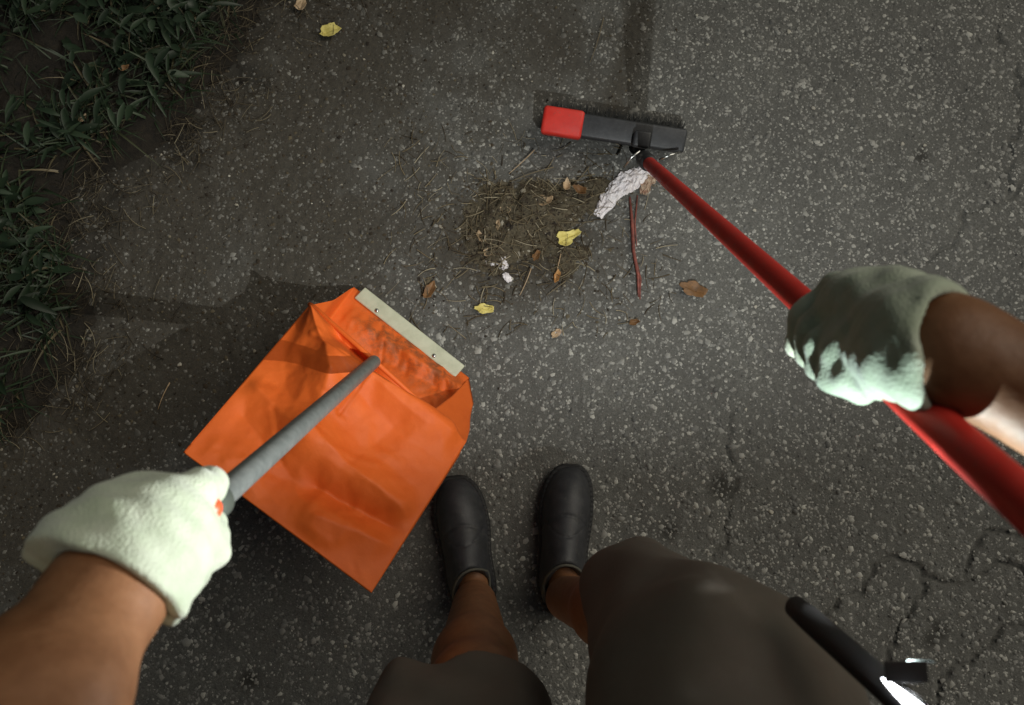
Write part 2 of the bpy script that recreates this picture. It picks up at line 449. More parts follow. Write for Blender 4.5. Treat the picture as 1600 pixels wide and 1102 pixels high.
def sheet(name, xs, ys, hf, mat):
    X, Y = np.meshgrid(xs, ys, indexing='ij'); x = X.ravel(); y = Y.ravel()
    nx, ny = len(xs), len(ys); i, j = np.meshgrid(np.arange(nx-1), np.arange(ny-1), indexing='ij')
    a = (i * ny + j).ravel(); F = np.stack([a, a + ny, a + ny + 1, a + 1], 1)
    me = mesh_np(name, np.stack([x, y, hf(x, y)], 1), F); return link(name, me, mat), x, y
road, x, y = sheet('road', axis(-1.15, 1.2, .0042, 60), axis(-.55, 1.25, .0042, 60), road_h, M_road.m)
tag(road, kind='structure')
attr(road.data, 'dirt', dirt_shadow_mask(x, y)); attr(road.data, 'stain', stain_mask(x, y))

def soil_h(x, y):
    v = verge(x, y)
    return np.minimum(.004 - v * .22, .03) + (fbm(x, y, .09, 5, 41) - .5) * .028 - .004
ys_ = axis(-.8, 1.5, .009, 60)
xs_ = np.concatenate([-np.geomspace(60, 2.05, 24), np.arange(-2.0, -.15, .009)])
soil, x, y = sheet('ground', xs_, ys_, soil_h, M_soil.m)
tag(soil, kind='structure')
# keep the verge sheet only where it lies above or near the road
import bmesh
_hid = (verge(x, y) > .22)
bm = bmesh.new(); bm.from_mesh(soil.data); bm.verts.ensure_lookup_table()
bmesh.ops.delete(bm, geom=[bm.verts[i] for i in np.nonzero(_hid)[0]], context='VERTS'); bm.to_mesh(soil.data); bm.free()

# aggregate chips set in the bitumen: real little stones
def scatter_polys(name, x, y, z, r, flat, mat, parent=None, extra=None, tilt=.5):
    n = len(x)
    base = np.array([[1,0,0],[.3,.95,0],[-.8,.6,0],[-.85,-.55,0],[.25,-1,0],[0,0,1]], np.float32)
    faces = np.array([[0,1,5],[1,2,5],[2,3,5],[3,4,5],[4,0,5]], np.int32)
    P = base[None] * (1 + rng.uniform(-.35, .35, (n, 6, 3)).astype(np.float32))
    P[:, 5, :2] += rng.uniform(-.45, .45, (n, 2)); P[:, 5, 2] *= flat; P[:, :5, 2] = rng.uniform(-.25, .1, (n, 5)) * flat * 2
    a = rng.uniform(0, 2*math.pi, n); ca, sa = np.cos(a)[:, None], np.sin(a)[:, None]
    st = rng.uniform(.55, 1.0, n)[:, None]
    px_ = P[..., 0]; py_ = P[..., 1] * st
    Q = np.stack([px_ * ca - py_ * sa, px_ * sa + py_ * ca, P[..., 2]], -1) * r[:, None, None]
    Q += np.stack([x, y, z], -1)[:, None]
    F = (faces[None] + (np.arange(n) * 6)[:, None, None]).reshape(-1, 3)
    me = mesh_np(name, Q.reshape(-1, 3), F, smooth=False)
    if extra is not None: attr(me, 'dirt', np.repeat(extra, 6))
    return link(name, me, mat, parent)
n = 150000
x = rng.uniform(-1.15, 1.25, n); y = rng.uniform(-.55, 1.3, n)
dm = dirt_shadow_mask(x, y)
keep = (rng.random(n) > dm * .72) & (verge(x, y) > -.02) & (crack_depth(x, y) < .25)
keep &= rng.random(n) < (.45 + .8 * fbm(x, y, .1, 3, 61))
x, y, dm = x[keep], y[keep], dm[keep]
r = np.clip(np.exp(rng.normal(math.log(.0027), .42, len(x))), .0013, .0085)
chips = scatter_polys('aggregate', x, y, road_h(x, y) - .0002, r, .55, M_chip.m, road, dm)
chips['kind'] = 'stuff'

# ------------------------------------------------------------------ verge plants
def ribbons(name, root, direc, length, width, droop, mat, seg=4, shape=0, parent=None, zmin=None):
    """curved tapering blades (a V-folded strip each)"""
    n = len(root); t = np.linspace(0, 1, seg + 1)
    side = np.cross(direc, [0, 0, 1.0]); side /= np.linalg.norm(side, axis=1)[:, None] + 1e-9
    hor = direc.copy(); hor[:, 2] = 0; hor /= np.linalg.norm(hor, axis=1)[:, None] + 1e-9
    V = np.zeros((n, seg + 1, 3, 3), np.float32)
    for i, tt in enumerate(t):
        c = root + direc * (length * tt)[:, None] + hor * (droop * length * tt * tt * .6)[:, None]
        c[:, 2] -= droop * length * tt * tt * .8
        if shape == 0: w = width * (1 - tt ** 2) * .5 + 1e-5
        else: w = width * .5 * (math.sin(math.pi * min(max(tt, .04), .97)) ** .7)
        V[:, i, 0] = c - side * w[:, None]; V[:, i, 2] = c + side * w[:, None]
        c2 = c.copy(); c2[:, 2] -= w * .45; V[:, i, 1] = c2
    if zmin is not None: V[..., 2] = np.maximum(V[..., 2], zmin[:, None, None])
    F = []
    for i in range(seg):
        for k in (0, 1):
            a = i * 3 + k; F.append([a, a + 1, a + 4, a + 3])
    F = (np.array(F)[None] + (np.arange(n) * (seg + 1) * 3)[:, None, None]).reshape(-1, 4)
    return link(name, mesh_np(name, V.reshape(-1, 3), F), mat, parent)
def verge_pts(n, lim):
    x = rng.uniform(-1.9, -.2, n * 6); y = rng.uniform(-.8, 1.5, n * 6)
    v = verge(x, y); d = fbm(x, y, .10, 3, 77)
    lowd = sstep(.30, .62, fbm(x, y, .3, 2, 78) + .22)
    k = (v < lim + (d - .5) * .16) & (rng.random(n * 6) < sstep(.3, .6, d) * .9 + .12) & (rng.random(n*6) < lowd + .1)
    x, y = x[k][:n], y[k][:n]; return x, y
def dirs(n, el0, el1):
    a = rng.uniform(0, 2 * math.pi, n); e = np.radians(rng.uniform(el0, el1, n))
    return np.stack([np.cos(a) * np.cos(e), np.sin(a) * np.cos(e), np.sin(e)], 1)
x, y = verge_pts(12000, -.06)
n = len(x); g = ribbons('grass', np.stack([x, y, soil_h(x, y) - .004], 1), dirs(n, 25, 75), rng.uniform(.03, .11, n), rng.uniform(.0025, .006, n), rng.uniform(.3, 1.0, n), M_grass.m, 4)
tag(g, 'dark green grass and weeds growing on the unlit verge beside the road', 'grass', kind='stuff')
x, y = verge_pts(3600, -.09)
n = len(x); g = ribbons('weeds', np.stack([x, y, soil_h(x, y) + rng.uniform(.0, .055, n)], 1), dirs(n, -5, 45), rng.uniform(.014, .05, n), rng.uniform(.006, .020, n), rng.uniform(.1, 1.1, n), M_weed.m, 5, 1)
tag(g, 'low broad leaved weeds mixed into the dark grass of the verge', 'weeds', kind='stuff')

# dry thatch along the verge edge and scattered straw
def straws(name, x, y, z, L, w, mat, el=8, parent=None):
    n = len(x); d = dirs(n, -el * .3, el)
    root = np.stack([x, y, z], 1) - d * (L * .5)[:, None]; root[:, 2] = np.maximum(root[:, 2], z)
    cur = rng.uniform(-.6, .6, n); seg = 4; t = np.linspace(0, 1, seg + 1)
    side = np.cross(d, [0, 0, 1.0]); side /= np.linalg.norm(side, axis=1)[:, None]
    V = np.zeros((n, seg + 1, 3, 3), np.float32)
    for i, tt in enumerate(t):
        c = root + d * (L * tt)[:, None] + side * (cur * L * (tt - tt * tt) * .8)[:, None]
        ww = (w * (1 - .5 * tt))[:, None]
        V[:, i, 0] = c + side * ww; V[:, i, 1] = c - side * ww; V[:, i, 2] = c + np.array([0, 0, 1]) * ww * 1.3
    F = []
    for i in range(seg):
        for k in range(3):
            a, b = i * 3 + k, i * 3 + (k + 1) % 3; F.append([a, b, b + 3, a + 3])
    F = (np.array(F)[None] + (np.arange(n) * (seg + 1) * 3)[:, None, None]).reshape(-1, 4)
    return link(name, mesh_np(name, V.reshape(-1, 3), F), mat, parent)
x = rng.uniform(-1.4, -.1, 30000); y = rng.uniform(-.7, 1.4, 30000); v = verge(x, y)
k = (rng.random(30000) < np.exp(-((v - .01) / .10) ** 2) * .75) & (fbm(x, y, .08, 3, 91) > .42)
x, y = x[k], y[k]; n = len(x)
o = straws('dry_thatch', x, y, np.maximum(soil_h(x, y), road_h(x, y, False)) + rng.uniform(.001, .009, n), rng.uniform(.012, .06, n), rng.uniform(.0004, .0011, n), M_thatch.m, 20)
tag(o, 'dead brown grass stems lying along the edge between verge and road', 'dry grass', kind='stuff')

# fine brown litter over the dirty half of the road
n = 26000; x = rng.uniform(-1.15, .7, n); y = rng.uniform(-.5, 1.3, n); dm = dirt_shadow_mask(x, y)
k = rng.random(n) < dm ** 2 * .75; x, y = x[k], y[k]
o = scatter_polys('grit', x, y, road_h(x, y) + .0006, np.clip(np.exp(rng.normal(math.log(.0019), .45, len(x))), .0008, .005), .7, M_crumb.m)
tag(o, 'brown grit and crumbs of soil strewn over the dirty side of the road', 'grit', kind='stuff')

# ------------------------------------------------------------------ swept heap
def heap_h(x, y):
    b = np.zeros_like(x)
    for px, py, sx, sy, h in ((795, 350, .075, .06, .014), (765, 385, .04, .05, .013), (885, 320, .07, .035, .011), (835, 345, .05, .05, .010),
                              (800, 300, .06, .03, .006), (880, 425, .025, .035, .006), (930, 290, .04, .02, .007), (905, 400, .05, .03, .004), (670, 450, .02, .05, .004)):
        cx, cy = gxy(px, py); b = b + h * np.exp(-((x - cx) / sx) ** 2 - ((y - cy) / sy) ** 2)
    return b * 1.25 * (.1 + 1.7 * fbm(x, y, .035, 4, 51)) + (fbm(x, y, .009, 3, 55) - .5) * .006 * sstep(.001, .006, b) - .004
cx, cy = gxy(830, 360)
xs_ = np.arange(cx - .28, cx + .26, .003); ys_ = np.arange(cy - .2, cy + .2, .003)
X, Y = np.meshgrid(xs_, ys_, indexing='ij'); x = X.ravel(); y = Y.ravel()
heap = empty('swept_dirt', (cx, cy, 0)); tag(heap, 'low brown heap of swept dirt and dry grass between bag and broom', 'dirt heap')
i, j = np.meshgrid(np.arange(len(xs_)-1), np.arange(len(ys_)-1), indexing='ij'); ny = len(ys_); a = (i * ny + j).ravel()
F = np.stack([a, a + ny, a + ny + 1, a + 1], 1)
zz = heap_h(x, y) + road_h(x, y)
F = F[(heap_h(x, y)[F] > -.0035).any(1)]
M_heap = Mat('heap_dirt', rough=.95)
c = M_heap.ramp(M_heap.noise(120, 6, .75), [(.3, (.042, .034, .020)), (.5, (.095, .078, .048)), (.75, (.20, .165, .11))])
M_heap.color(c).bump(M_heap.noise(300, 5, .8), 1, .004)
link('soil_heap', mesh_np('soil_heap', np.stack([x, y, zz], 1), F), M_heap.m, heap)
def heap_pts(n, thr, pw=1):
    x = rng.uniform(cx - .3, cx + .28, n); y = rng.uniform(cy - .22, cy + .22, n); h = heap_h(x, y)
    k = rng.random(n) < (np.clip((h + .004 - thr) / .014, 0, 1) ** pw + .005); return x[k], y[k]
x, y = heap_pts(2300, -.002, 1)
n = len(x); z = np.maximum(heap_h(x, y), 0) + road_h(x, y) + rng.uniform(.001, .006, n)
o = straws('straw', x, y, z, rng.uniform(.010, .05, n), rng.uniform(.0003, .0013, n), M_straw.m, 24, heap); o['kind'] = 'stuff'
x, y = heap_pts(9000, 0, 1)
o = scatter_polys('crumbs', x, y, np.maximum(heap_h(x, y), 0) + road_h(x, y), np.clip(np.exp(rng.normal(math.log(.0023), .5, len(x))), .0008, .007), .8, M_crumb.m, heap); o['kind'] = 'stuff'
# loose longer straws thrown about, each pickable
ST_ = [((835, 235), (795, 272), 'pale straw beside the red end of the broom'), ((865, 262), (797, 285), 'pale straw lying under the broom just above the dirt heap'),
       ((943, 28), (922, 98), 'long thin straw on the road above the broom'), ((876, 398), (866, 440), 'upright straw crossing the orange leaf'),
       ((884, 440), (854, 462), 'short straw below the orange leaf'), ((752, 450), (778, 444), 'short pale straw below the white scraps of the heap'),
       ((265, 598), (247, 640), 'pale straw on the dark road left of the bag'), ((712, 436), (733, 420), 'bent straw at the left foot of the heap'),
       ((838, 315), (838, 280), 'straw standing up from the heap towards the broom'), ((830, 420), (812, 462), 'thin straw right of the white scraps'),
       ((920, 262), (885, 298), 'curved straw at the lower edge of the broom bristles'), ((905, 283), (870, 290), 'dark curved stalk below the broom bristles')]
for k, (a, b, lab) in enumerate(ST_):
    A, B = Z(*a, .010), Z(*b, .007); t = np.linspace(0, 1, 7)[:, None]
    s = np.cross(B - A, [0, 0, 1]); s = s / np.linalg.norm(s) * random.uniform(-.004, .004)
    A[2] += road_h(A[0:1], A[1:2])[0]; B[2] += road_h(B[0:1], B[1:2])[0]
    p = A * (1 - t) + B * t + s * (4 * t * (1 - t))
    o = tube('straw_stalk', p, np.linspace(.0013, .0007, 7) * .9, M_straw.m if k % 3 else M_tan.m, n=6); tag(o, lab, 'straw', 'loose straws around the swept heap')

# ------------------------------------------------------------------ fallen leaves
def leaf(px, py, size, rot, mat, label, lobes=0.0, asp=.7, curl=.25, z=.006, seed=0, cat='leaf'):
    r = np.random.default_rng(seed + 5); nu, nv = 14, 26
    pts = []; F = []
    for i in range(nu):
        rr = i / (nu - 1)
        for j in range(nv):
            a = 2 * math.pi * j / nv
            R = 1 + lobes * math.cos(3 * a) + .10 * math.cos(5 * a + seed) + .05 * math.cos(11 * a + seed * 2) + (r.uniform(-.03, .03) if i == nu - 1 else 0)
            if abs(a - math.pi) < .3: R *= 1.18
            u = rr * R * math.cos(a); v = rr * R * math.sin(a) * asp
            zz = curl * (u * u * .55 + v * v * 1.2) + .06 * math.sin(4 * u + seed) - .10 * math.exp(-(v / .09) ** 2) + .05 * math.sin(7 * v + 3 * u + seed)
            pts.append((u, v, zz))
    for i in range(nu - 1):
        for j in range(nv): F.append((i * nv + j, i * nv + (j + 1) % nv, (i + 1) * nv + (j + 1) % nv, (i + 1) * nv + j))
    P = np.array(pts) * size; c, s = math.cos(rot), math.sin(rot)
    P = np.stack([P[:, 0] * c - P[:, 1] * s, P[:, 0] * s + P[:, 1] * c, P[:, 2]], 1)
    P[:, 2] -= P[:, 2].min(); me = mesh_poly('leaf', P, F)
    o = link('fallen_leaf', me, mat.m); q = Z(px, py, z)
    o.location = (q[0], q[1], float(road_h(q[0:1], q[1:2], False)[0]) + z)
    sm = o.modifiers.new('thick', 'SOLIDIFY'); sm.thickness = .0004
    tag(o, label, cat); return o
leaf(517, 50, .021, .3, M_yel, 'yellow leaf near the top edge beside the verge', .08, .75, .3, .004, 1)
leaf(887, 373, .023, .5, M_yel, 'largest yellow leaf with a notch, lying right of the dirt heap', .25, .62, .35, .006, 2)
leaf(758, 484, .018, -.1, M_yel, 'small flat yellow leaf on the road just right of the bag lip', .05, .55, .25, .003, 3)
leaf(1082, 455, .025, -.35, M_brown, 'brown leaf lying between the red twig and the broom pole', .05, .6, .3, .002, 4)
leaf(870, 434, .013, 1.3, M_orl, 'narrow orange leaf standing on edge under a straw', .0, .45, .9, .004, 5)
leaf(242, 199, .012, .2, M_tan, 'small square tan leaf at the foot of the grass', .1, .9, .2, .004, 6)
leaf(471, 8, .015, 1.2, M_tan, 'tan leaf at the top edge left of the yellow one', .1, .8, .3, .006, 7)
leaf(778, 352, .010, 1.5, M_tan, 'small oval pale leaf standing at the top of the heap', .0, .45, .5, .016, 8)
leaf(868, 522, .010, .9, M_tan, 'small pinkish tan leaf on clean asphalt below the heap', .15, .6, .6, .003, 9)
leaf(130, 186, .011, .9, M_tan, 'tiny pale leaf caught in the verge grass', .1, .5, .4, .03, 10)
leaf(196, 108, .010, .4, M_brown, 'small reddish leaf deep in the verge grass', .1, .6, .4, .05, 11)
leaf(672, 455, .018, 1.1, M_brown, 'dark brown leaf between the heap and the top of the bag', .05, .55, .5, .003, 12)

for k, (px, py, sz, rt, mt, lab) in enumerate([
    (765, 395, .013, .6, M_tan, 'curled pale leaf touching the white scraps on their upper left'), (752, 372, .012, 2.2, M_tan, 'curled pale leaf on the left edge of the dirt heap'),
    (838, 402, .011, 1.1, M_brown, 'crumpled brown leaf at the lower right of the heap'), (850, 318, .016, .2, M_tan, 'crumpled tan leaf lying under the left end of the broom'),
    (905, 300, .014, 2.6, M_brown, 'crumpled brown leaf between the heap and the tissue'), (885, 292, .012, 1.5, M_tan, 'small crumpled tan leaf just below the broom bristles'),
    (790, 330, .010, 2.9, M_tan, 'small tan leaf high on the heap'), (990, 505, .010, .3, M_brown, 'tiny brown leaf below the end of the red twig')]):
    leaf(px, py, sz, rt, mt, lab, .12, .62, 1.1, .010 if k < 9 else .004, 20 + k)
# pale pebbles
def pebble_mesh(seed):
    r = np.random.default_rng(seed); bm = bmesh.new(); bmesh.ops.create_icosphere(bm, subdivisions=2, radius=1)
    for v in bm.verts:
        k = 1 + .22 * math.sin(3 * v.co.x + seed) * math.cos(2.3 * v.co.y + seed * 2) + r.uniform(-.06, .06); v.co *= k; v.co.z *= .6
    me = bpy.data.meshes.new('pebble'); bm.to_mesh(me); bm.free(); me.materials.append(M_peb.m); return me
pms = [pebble_mesh(s) for s in range(4)]
peb0 = None
for k, (px, py, s) in enumerate([(630, 135, 5), (727, 270, 4), (588, 218, 3), (655, 225, 4), (770, 82, 5), (778, 205, 3), (560, 420, 3), (487, 318, 3), (358, 275, 4), (281, 570, 6),
                   (815, 124, 4), (700, 282, 3), (635, 312, 3), (1088, 25, 5), (1232, 50, 6), (1270, 170, 6), (1410, 225, 7), (1330, 102, 5), (1445, 227, 5), (800, 436, 5), (1105, 70, 4), (1178, 330, 5), (1362, 250, 4),
                   (1320, 290, 5), (1205, 800, 6), (1165, 640, 4), (1180, 480, 5), (1480, 660, 4), (1307, 975, 5), (290, 965, 5), (470, 1000, 5), (540, 1010, 4), (980, 560, 4), (845, 590, 4)]):
    if peb0 is None: o = bpy.data.objects.new('pebble', pms[0]); peb0 = o
    else: o = peb0.copy(); o.data = pms[k % 4]
    COL.objects.link(o); q = Z(px, py, .002); f = s * .00062
    o.location = (q[0], q[1], float(road_h(q[0:1], q[1:2], False)[0]) + f * .5); o.scale = (f * random.uniform(.9, 1.4), f, f); o.rotation_euler = (0, 0, random.uniform(0, 6))
    tag(o, 'small pale pebble lying loose on the asphalt', 'pebble', 'pale pebbles scattered over the road')

# ------------------------------------------------------------------ litter by the broom
def crumple(name, path, width, mat, label, cat, h=.012, seed=0, nu=46, nv=20):
    r = np.random.default_rng(seed); P = [Z(px, py, 0) for px, py in path]
    t = np.linspace(0, 1, nu); L = np.linspace(0, 1, len(P))
    C = np.stack([np.interp(t, L, [p[i] for p in P]) for i in range(3)], 1)
    T = np.gradient(C, axis=0); T /= np.linalg.norm(T, axis=1)[:, None]; S = np.stack([-T[:, 1], T[:, 0], 0 * T[:, 0]], 1)
    ui, vj = np.meshgrid(np.linspace(0, 1, nu), np.linspace(-1, 1, nv), indexing='ij'); LL = np.linalg.norm(P[-1] - P[0])
    prof = (.30 + .70 * np.sin(math.pi * np.clip(ui * .93 + .05, 0, 1)) ** .6)
    ragL = .65 + .7 * fbm(ui * LL, 0 * ui, width * .3, 3, seed + 1); ragR = .65 + .7 * fbm(ui * LL, 0 * ui, width * .3, 3, seed + 9)
    off_ = width * .5 * prof * np.where(vj < 0, vj * ragL, vj * ragR)
    off_ = off_ + width * .10 * (fbm(ui * LL, vj * width, width * .22, 2, seed + 20) - .5)
    f = np.zeros_like(ui)
    for q in range(22):
        th = r.uniform(-.5, .9) + .5 * math.pi; o_ = r.uniform(-.5, .5) * LL; am = r.uniform(.2, 1)
        f += am * np.abs(np.cos(th) * (ui - .5) * LL + np.sin(th) * vj * width * .5 - o_ + .3 * width * (fbm(ui * LL, vj * width, width * .8, 2, seed + q) - .5)) / width
    f = f / 7 ; f = (f - f.min()) / (np.ptp(f) + 1e-9)
    z = h * ((1 - vj ** 2) * .45 * prof + .75 * np.abs(2 * ((f * 5 + 1.5 * fbm(ui * LL, vj * width, width * .35, 3, seed)) % 1) - 1) * .6 + .5 * fbm(ui * LL, vj * width, width * .3, 3, seed + 3) - .25)
    pos = C[:, None] + S[:, None] * off_[..., None]; pos[..., 2] = np.maximum(z, .001); V = pos.reshape(-1, 3)
    F = [(i * nv + j, (i + 1) * nv + j, (i + 1) * nv + j + 1, i * nv + j + 1) for i in range(nu - 1) for j in range(nv - 1)]
    V[:, 2] += road_h(V[:, 0], V[:, 1], False) + .001
    me = mesh_poly(name, V, F, smooth=False); o = link(name, me, mat.m)
    sm = o.modifiers.new('thick', 'SOLIDIFY'); sm.thickness = .0006
    tag(o, label, cat); return o
crumple('tissue', [(1020, 268), (990, 280), (962, 300), (932, 340)], .042, M_tissue, 'crumpled dirty white tissue at the foot of the broom pole', 'tissue', .017, 3)
crumple('card_scrap', [(1024, 272), (1010, 286), (1004, 306)], .026, M_card, 'torn brownish card scrap at the right end of the tissue', 'card scrap', .012, 5, 24, 12)
crumple('paper_scrap', [(770, 385), (779, 405), (790, 422)], .026, M_tissue, 'twisted white paper scrap on the swept heap', 'paper scrap', .012, 8, 20, 12)
crumple('paper_scrap', [(754, 398), (774, 414)], .022, M_tissue, 'smaller off white paper scrap touching the twisted one on its left', 'paper scrap', .010, 9, 14, 10)
crumple('paper_scrap', [(788, 428), (797, 442)], .014, M_tissue, 'tiny white paper scrap just below the twisted one', 'paper scrap', .006, 10, 10, 8)
crumple('paper_scrap', [(875, 515), (868, 526)], .012, M_card, 'pinkish paper scrap on the bare asphalt below the heap', 'paper scrap', .005, 11, 12, 8)
tw = empty('broken_twig', Z(992, 380)); tag(tw, 'reddish brown split twig lying below the tissue', 'twig')
for pts, r in (([(984, 308), (988, 350), (990, 392), (997, 430), (998, 464)], .0035), ([(996, 306), (992, 350), (995, 385)], .0016), ([(992, 400), (1001, 436), (1000, 468)], .002)):
    P = [Z(a, b, .009 + .002 * i) for i, (a, b) in enumerate(pts)]
    tube('stem', P, [r * .6, r, r, r * .9, r * .5][:len(P)] if len(P) == 5 else [r, r, r * .6], M_twig.m, tw, n=8)

# ------------------------------------------------------------------ broom
A = Z(852, 188, .06); B = Z(1072, 222, .06)
ax = (B - A) / np.linalg.norm(B - A); Lb = np.linalg.norm(B - A); mid = (A + B) / 2
PH = Z(1008, 250, .085)                       # where the pole leaves the socket
P_hand = U(1326, 537, .56)
pd = (P_hand - PH) / np.linalg.norm(P_hand - PH)
fwd = np.cross([0, 0, 1], ax); fwd /= np.linalg.norm(fwd)      # away from the sweeper
up = np.array([0, 0, 1.0]) * .93 + fwd * -.36; up /= np.linalg.norm(up)
broom = empty('push_broom', (mid[0], mid[1], 0)); tag(broom, 'broom with red pole, black bristle head and one red end, held over the litter', 'broom')
Mh = frame(mid, ax, up)
box('broom_head', M_blk.m, broom, (Lb * .985, .046, .026), Mh, .006)
re = frame(A + ax * .035 , ax, up)
box('red_end_cap', M_red.m, broom, (.082, .054, .034), re, .007)
# bristle tufts
rows = []
hx = np.array(Mh.to_3x3().col[0]); hy = np.array(Mh.to_3x3().col[1]); hz = np.array(Mh.to_3x3().col[2])
r0 = []; dd = []
for i in range(44):
    for j in range(6):
        for k in range(11):
            u = (i + .5) / 44 - .5; v = (j + .5) / 6 - .5
            p = mid + hx * (u * Lb * .93 + random.gauss(0, .0016)) + hy * (v * .036 + random.gauss(0, .0014)) - hz * .012
            d = -hz + hx * (u * .35 + random.gauss(0, .13)) + fwd * (.75 + random.gauss(0, .20)) + hy * v * .5; r0.append(p); dd.append(d / np.linalg.norm(d))
r0 = np.array(r0); dd = np.array(dd); n = len(r0)
o = ribbons('bristles', r0, dd, rng.uniform(.055, .075, n), np.full(n, .0013), np.zeros(n), M_bris.m, 2, 0, broom, zmin=np.full(n, .0015)); o['kind'] = 'stuff'
# socket, bracket with two bright wires
tube('socket', [PH - pd * .03, PH - pd * .01, PH + pd * .035, PH + pd * .05], [.012, .0165, .0165, .0145], M_blk.m, broom)
for (a, b, c_) in (((975, 262, .075), (987, 246, .088), (1000, 236, .095)), ((1030, 250, .085), (1046, 243, .093), (1062, 238, .085))):
    tube('bracket_wire', [Z(*a), Z(*b), Z(*c_)], .0024, M_steel.m, broom, n=8)

wc = frame(mid + hx * .052 + hz * .024 - hy * .012, ax, up)
box('pole_mount', M_blk.m, broom, (.034, .032, .02), wc, .005)
Pend = PH + pd * 1.25
pp, rr_ = rounded_rod(PH, Pend, .0122)
tube('pole', pp, rr_, M_red.m, broom, n=32)

# ------------------------------------------------------------------ dustpan with its pole, and the bag over it
SLc = Z(563, 459, .020); SRc = Z(719, 582, .020)
pan = empty('dustpan', ((SLc + SRc) / 2) * np.array([1, 1, 0])); tag(pan, 'long handled dustpan with cream lip and grey pole, its pan inside the orange bag', 'dustpan')
sx_ = (SRc - SLc); Ls = np.linalg.norm(sx_); sx_ = sx_ / Ls
lipM = frame((SLc + SRc) / 2 + np.array([0, 0, .006]), sx_, (.12, .16, 1))
box('lip', M_lip.m, pan, (Ls, .0305, .005), lipM, .0024)
for u in (-.30, .27):
    c0 = (SLc + SRc) / 2 + sx_ * u * Ls + np.array([0, 0, .0095]) + np.array([-.004, -.006, 0])
    tube('screw', [c0, c0 + np.array([0, 0, .0022]), c0 + np.array([0, 0, .0032])], [.0042, .0040, .0015], M_steel.m, pan, n=14)
RIM_A = Z(484, 476, .17); RIM_M = Z(586, 566, .215); RIM_R = Z(673, 643, .165)
MB_ = Z(553, 449, .014); MC_ = Z(733, 591, .014)
PT = U(321, 797, .555)
pl = (RIM_M + [0, 0, .004]) - PT; plL = np.linalg.norm(pl); pl /= plL
pp, rr_ = rounded_rod(PT, RIM_M + np.array([0, 0, .006]), .0108, .4)
tube('pole', pp, rr_, M_pole.m, pan, n=28)
tube('grip', [PT - pl * .02, PT - pl * .018, PT + pl * .020, PT + pl * .022], [.006, .0145, .0145, .011], M_grip.m, pan, n=28)
capc = U(327, 795, .512)
import bmesh as _b
bm = bmesh.new(); bmesh.ops.create_uvsphere(bm, u_segments=20, v_segments=12, radius=.0088); bm.transform(Matrix.Translation(Vector(capc)))
me = bpy.data.meshes.new('end_button'); bm.to_mesh(me); bm.free(); me.polygons.foreach_set('use_smooth', [True] * len(me.polygons)); link('end_button', me, M_redcap.m, pan)

# --- bag: a closed paper sack, its mouth over the dustpan, its bottom end lifted
def bil(c00, c10, c01, c11, u, v):   # u across (0 left,1 right), v along (0 mouth,1 end)
    u = u[..., None]; v = v[..., None]
    return (c00 * (1-u) + c10 * u) * (1-v) + (c01 * (1-u) + c11 * u) * v
BH = Z(286, 707, .345); BF = Z(580, 927, .315); BE = Z(729, 690, .175); BD = Z(740, 630, .05)
def ridge(p, a, b, w, L=None):       # tent profile around the segment a-b, in patch coordinates
    a = np.array(a); b = np.array(b); ab = b - a; l2 = ab @ ab
    t = np.clip(((p - a) @ ab) / l2, 0, 1); q = p - a - t[..., None] * ab; d = np.hypot(q[..., 0], q[..., 1])
    return np.clip(1 - d / w, 0, 1) ** 1.25
NU, NV = 110, 130
u, v = np.meshgrid(np.linspace(0, 1, NU), np.linspace(0, 1, NV), indexing='ij')
# right border of the top panel bends R -> E -> F ; left border A -> H
def poly(pts, ts, v):
    pts = np.array(pts); return np.stack([np.interp(v, ts, pts[:, i]) for i in range(3)], -1)
vL = poly([RIM_A, BH], [0, 1], v); vR = poly([RIM_R, BE, BF], [0, .20, 1], v)
TOP = vL * (1 - u[..., None]) + vR * u[..., None]
mid_arch = np.sin(math.pi * u) * (1 - v) ** 2                    # the rim rises to where the pole is fixed
TOP[..., 2] += mid_arch * (RIM_M[2] - (RIM_A[2] + RIM_R[2]) / 2)
e1 = vR - vL
uv = np.stack([u, v], -1)
H = np.zeros_like(u)
H += .034 * ridge(uv, (.10, .03), (.34, .32), .22)               # fold from the left corner of the mouth
H += .022 * ridge(uv, (.34, .32), (.40, .64), .20)
H -= .020 * ridge(uv, (.30, .05), (.86, .08), .08)               # hollow right behind the rim
H += .018 * ridge(uv, (.36, .16), (.92, .22), .14)
H -= .006 * ridge(uv, (.47, .20), (.46, .45), .014)              # pressed seam
H += .010 * ridge(uv, (.47, .20), (.80, .26), .10)
H += .016 * ridge(uv, (.38, .60), (.95, .66), .13)               # cross folds low down
H -= .020 * ridge(uv, (.55, .76), (.98, .72), .10)
H -= .012 * ridge(uv, (.10, .70), (.45, .80), .14)
H += .014 * ridge(uv, (.62, .90), (1.0, .80), .12)
H += .010 * ridge(uv, (.00, .55), (.38, .64), .10)
H += .007 * ridge(uv, (.40, .62), (.30, 1.0), .07)
H -= .006 * ridge(uv, (.70, .30), (.62, .60), .10)
rb = np.random.default_rng(12)
for _ in range(46):                                               # small random creases
    c0 = rb.uniform(0, 1, 2); an = rb.uniform(0, math.pi); ll = rb.uniform(.06, .28)
    c1 = c0 + ll * np.array([math.cos(an), math.sin(an)]); H += rb.choice([-1, 1]) * rb.uniform(.0008, .0024) * ridge(uv, c0, c1, rb.uniform(.02, .07))
H += (fbm(u, v, .22, 4, 71) - .5) * .014
edge = np.minimum(np.minimum(sstep(0, .10, u), sstep(0, .10, 1 - u)), np.minimum(sstep(0, .05, v) * .85 + .15, sstep(0, .06, 1 - v)))
